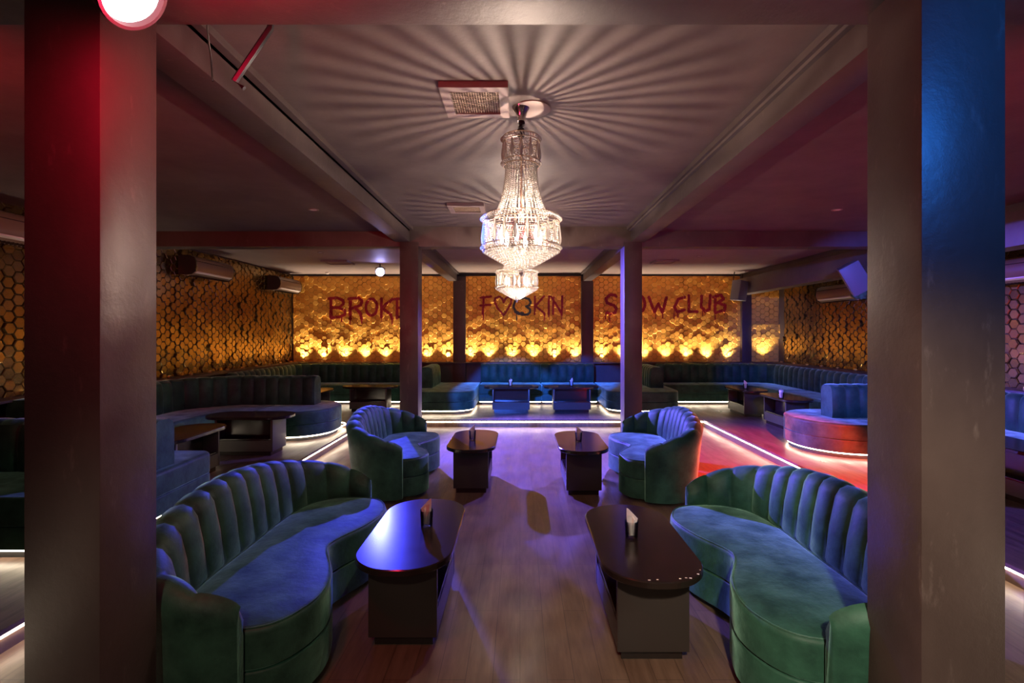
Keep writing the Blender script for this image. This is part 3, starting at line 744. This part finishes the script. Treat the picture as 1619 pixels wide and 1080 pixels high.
# ------------------------------------------------------------------ ceiling fittings
def vent(loc, sx, sy, label, rows=18):
    t = thing('air_vent', loc, label, 'vent')
    mb = MB(); o = .0
    fw = .055
    for a in ((-sx, sx, -sy, -sy+fw), (-sx, sx, sy-fw, sy), (-sx, -sx+fw, -sy+fw, sy-fw), (sx-fw, sx, -sy+fw, sy-fw)): mb.box(a[0], a[1], a[2], a[3], -.035, 0)
    mb.build('frame', 'vent', t, local=True, smooth=False)
    MB().box(-sx+fw, sx-fw, -sy+fw, sy-fw, -.006, 0).build('duct_opening', 'drk', t, local=True, smooth=False)
    mb = MB(); nx = round((sx-fw)*2/.015); ny = round((sy-fw)*2/.02)
    for k in range(1, nx): x = -sx+fw+2*(sx-fw)*k/nx; mb.box(x-.0018, x+.0018, -sy+fw, sy-fw, -.026, -.022)
    for k in range(1, ny): y = -sy+fw+2*(sy-fw)*k/ny; mb.box(-sx+fw, sx-fw, y-.0018, y+.0018, -.022, -.018)
    mb.build('wire_mesh', 'mesh', t, local=True, smooth=False)
    return t
vent((-.262, 3.02, 3.06), .195, .20, 'square ceiling vent with wire mesh beside the near chandelier')
vent((-.59, 5.62, 3.06), .20, .18, 'smaller looking ceiling vent left of the chandelier, farther back')
vent((-3.5, 9.7, 3.03), .25, .22, 'flat ceiling vent in the rear left bay')
vent((2.75, 9.6, 3.03), .22, .22, 'flat ceiling vent in the rear right bay')
o = MB().lathe([(.115, 3.06), (.118, 3.052), (.11, 3.046)], (.075, 3.16, 0), 32).build('ceiling_rose', 'rose'); tag(o, 'pale round ceiling disc behind the near chandelier canopy', 'ceiling rose')
def downlight(x, y, z, label):
    t = thing('downlight', (x, y, z), label, 'light')
    MB().lathe([(.055, 0), (.055, -.006), (.045, -.008), (.040, 0)], n=20, cap1=False).build('trim_ring', 'vent', t, local=True)
    MB().lathe([(.038, -.001), (.038, -.003)], n=16).build('lens', 'ac_vane', t, local=True)
downlight(-.045, 3.60, 3.06, 'unlit recessed downlight just behind the near chandelier crown')
downlight(-2.25, 5.5, 3.0, 'unlit recessed downlight in the dark left ceiling bay')
downlight(3.46, 5.5, 3.0, 'unlit recessed downlight in the dark right ceiling bay')
downlight(-3.4, 8.6, 3.03, 'unlit recessed downlight in the rear left bay ceiling, before the vent')
downlight(3.2, 9.0, 3.03, 'unlit recessed downlight in the rear right bay ceiling')
# small sensor under the rear left ceiling
o = MB().lathe([(.045, 3.03), (.045, 3.01), (.025, 2.985)], (-4.35, 11.4, 0), 14).build('smoke_detector', 'ac_vane'); tag(o, 'small white ceiling sensor in front of the gold wall, rear left', 'sensor')

# par cans --------------------------------------------------------------
def par_can(loc, aim, lens, label, ceil, s=1.0):
    t = thing('stage_light', loc, label, 'stage light')
    q = Vector(aim).normalized().to_track_quat('Z', 'Y').to_matrix()
    def lb(prof, n=32, **k): return MB().lathe([(r*s, z*s) for r, z in prof], (0, 0, 0), n, mtx=q, **k)
    lb([(.035, -.20), (.060, -.185), (.066, -.15), (.070, -.05), (.084, -.03), (.092, 0), (.092, .012), (.083, .012), (.080, -.006), (.02, -.02)]).build('housing', 'black', t, local=True)
    lb([(.080, -.004), (.074, .004), (.04, .008), (.01, .009)]).build('lens', lens, t, local=True)
    side = q @ Vector((1, 0, 0)); c = q @ Vector((0, 0, -.09*s))
    top = Vector((0, 0, ceil-loc[2]-.06*s)) + Vector((c.x, c.y, 0))
    mb = MB()
    for sg_ in (-1, 1): mb.tube([c+side*.085*s*sg_, c+side*.095*s*sg_+Vector((0, 0, .06*s)), top+side*.03*s*sg_], .006*s, 6)
    mb.tube([top-side*.032*s, top+side*.032*s], .007*s, 6); mb.tube([top, top+Vector((0, 0, .06*s))], .012*s, 8)
    mb.build('yoke', 'black', t, local=True); return t
par_can(RED_LAMP, (.80, -.02, -.62), 'lens_red', 'red glowing stage light at the top left, nearest the camera', 3.06, 1.12)
par_can(BLUE_LAMP, (.26, -.93, -.24), 'lens_blue', 'blue-white glowing stage light hanging in the rear left bay', 3.03, 1.0)
# safety bar and cable under the left beam
o = MB().tube([(-1.03, 2.10, 3.06), (-1.04, 2.10, 2.92), (-1.20, 2.12, 2.71), (-1.16, 2.12, 2.68)], [.012, .014, .014, .010], 6).build('fixing_bar', 'black'); tag(o, 'dark slanted metal bar hanging beside the left ceiling beam', 'bar')
o = MB().tube([(-1.30, 2.08, 3.06), (-1.295, 2.09, 2.9), (-1.285, 2.10, 2.78), (-1.28, 2.10, 2.70)], .0035, 5).build('hanging_cable', 'metal'); tag(o, 'thin cable hanging left of the slanted bar under the beam', 'cable')

# air conditioners --------------------------------------------------------
def make_ac(loc, rot, label, group):
    """long axis local y, wall at local x=0, front towards +x"""
    t = thing('air_conditioner', loc, label, 'air conditioner', group, rot)
    pf = [(0, -.15), (.10, -.16), (.19, -.15), (.255, -.10), (.275, -.03), (.27, .06), (.235, .12), (.17, .145), (0, .145)]
    def body(y0, y1, e=0): return MB().rings([[(x, y0, z) for x, z in pf], [(x, y1, z) for x, z in pf]])
    body(-.50, .50).build('case', 'ac', t, local=True, ang=50)
    for s in (-1, 1):
        a, b = sorted((s*.50, s*.53)); pe = [(x*1.0, z) for x, z in pf]
        MB().rings([[(x, a, z) for x, z in pe], [(x, b, z) for x, z in pe]]).build('end_cap', 'ac_end', t, local=True, ang=50)
    mb = MB(); mb.add([(.10, -.47, -.166), (.10, .47, -.166), (.262, .47, -.115), (.262, -.47, -.115), (.10, -.47, -.158), (.10, .47, -.158), (.262, .47, -.10), (.262, -.47, -.10)], [(0,1,2,3), (7,6,5,4), (0,3,7,4), (1,5,6,2), (0,4,5,1), (3,2,6,7)])
    mb.build('vane', 'ac_vane', t, local=True, smooth=False)
    mb = MB()
    for k in range(22): y = -.45+.9*k/21; mb.box(.11, .24, y-.003, y+.003, -.172, -.160)
    mb.build('louvre', 'ac_end', t, local=True, smooth=False)
    mb = MB(); mb.box(.268, .279, -.5, .5, .052, .060); mb.build('seam', 'ac_end', t, local=True, smooth=False)
    return t
ag = 'wall-mounted air conditioners'
a0 = make_ac((-5.30, 8.35, 2.72), 0, 'brown air conditioner on the left honeycomb wall, nearer of the two in view', ag)
dup(a0, (-5.30, 11.10, 2.72), 0, 'brown air conditioner on the left honeycomb wall by the rear corner', ag)
dup(a0, (-5.30, 5.15, 2.72), 0, 'dark air conditioner at the far left edge, left of the near left column', ag)
dup(a0, (6.0, 9.25, 2.40), PI, 'brown air conditioner on the right honeycomb wall under the beam', ag)
dup(a0, (6.0, 5.85, 2.40), PI, 'dark air conditioner at the right edge, past the near right column', ag)

# speakers ------------------------------------------------------------------
def make_speaker(loc, rot, label):
    t = thing('loudspeaker', loc, label, 'speaker')
    mb = MB(); mb.rings([[(-.14, -.12, -.22), (.14, -.12, -.22), (.10, .12, -.22), (-.10, .12, -.22)], [(-.14, -.12, .22), (.14, -.12, .22), (.10, .12, .22), (-.10, .12, .22)]])
    mb.build('cabinet', 'spk', t, local=True, bevel=.008)
    MB().box(-.13, .13, -.128, -.118, -.21, .21).build('grille', 'spk', t, local=True, bevel=.004)
    MB().tube([(0, .12, 0), (0, .17, .02), (0, .17, .42)], .014, 8).build('bracket', 'black', t, local=True)
    t.rotation_euler = rot; return t
s0 = make_speaker((4.86, 11.2, 2.60), (.1, .08, .55), 'pale loudspeaker hanging in the rear right corner of the gold wall')
s1 = dup(s0, (4.80, 7.25, 2.44), (.15, -.52, -.35), 'blue-lit tilted loudspeaker hanging by the right beam')
for c in list(s1.children):
    if c.name.startswith('bracket'): bpy.data.objects.remove(c)
from mathutils import Euler
mi = (Matrix.Translation(s1.location) @ Euler((.15, -.52, -.35)).to_matrix().to_4x4()).inverted()
mb = MB().tube([mi @ Vector(p) for p in ((4.84, 7.36, 2.46), (4.90, 7.44, 2.56), (5.055, 7.44, 2.64))], .014, 8)
mb.build('bracket', 'black', s1, local=True)
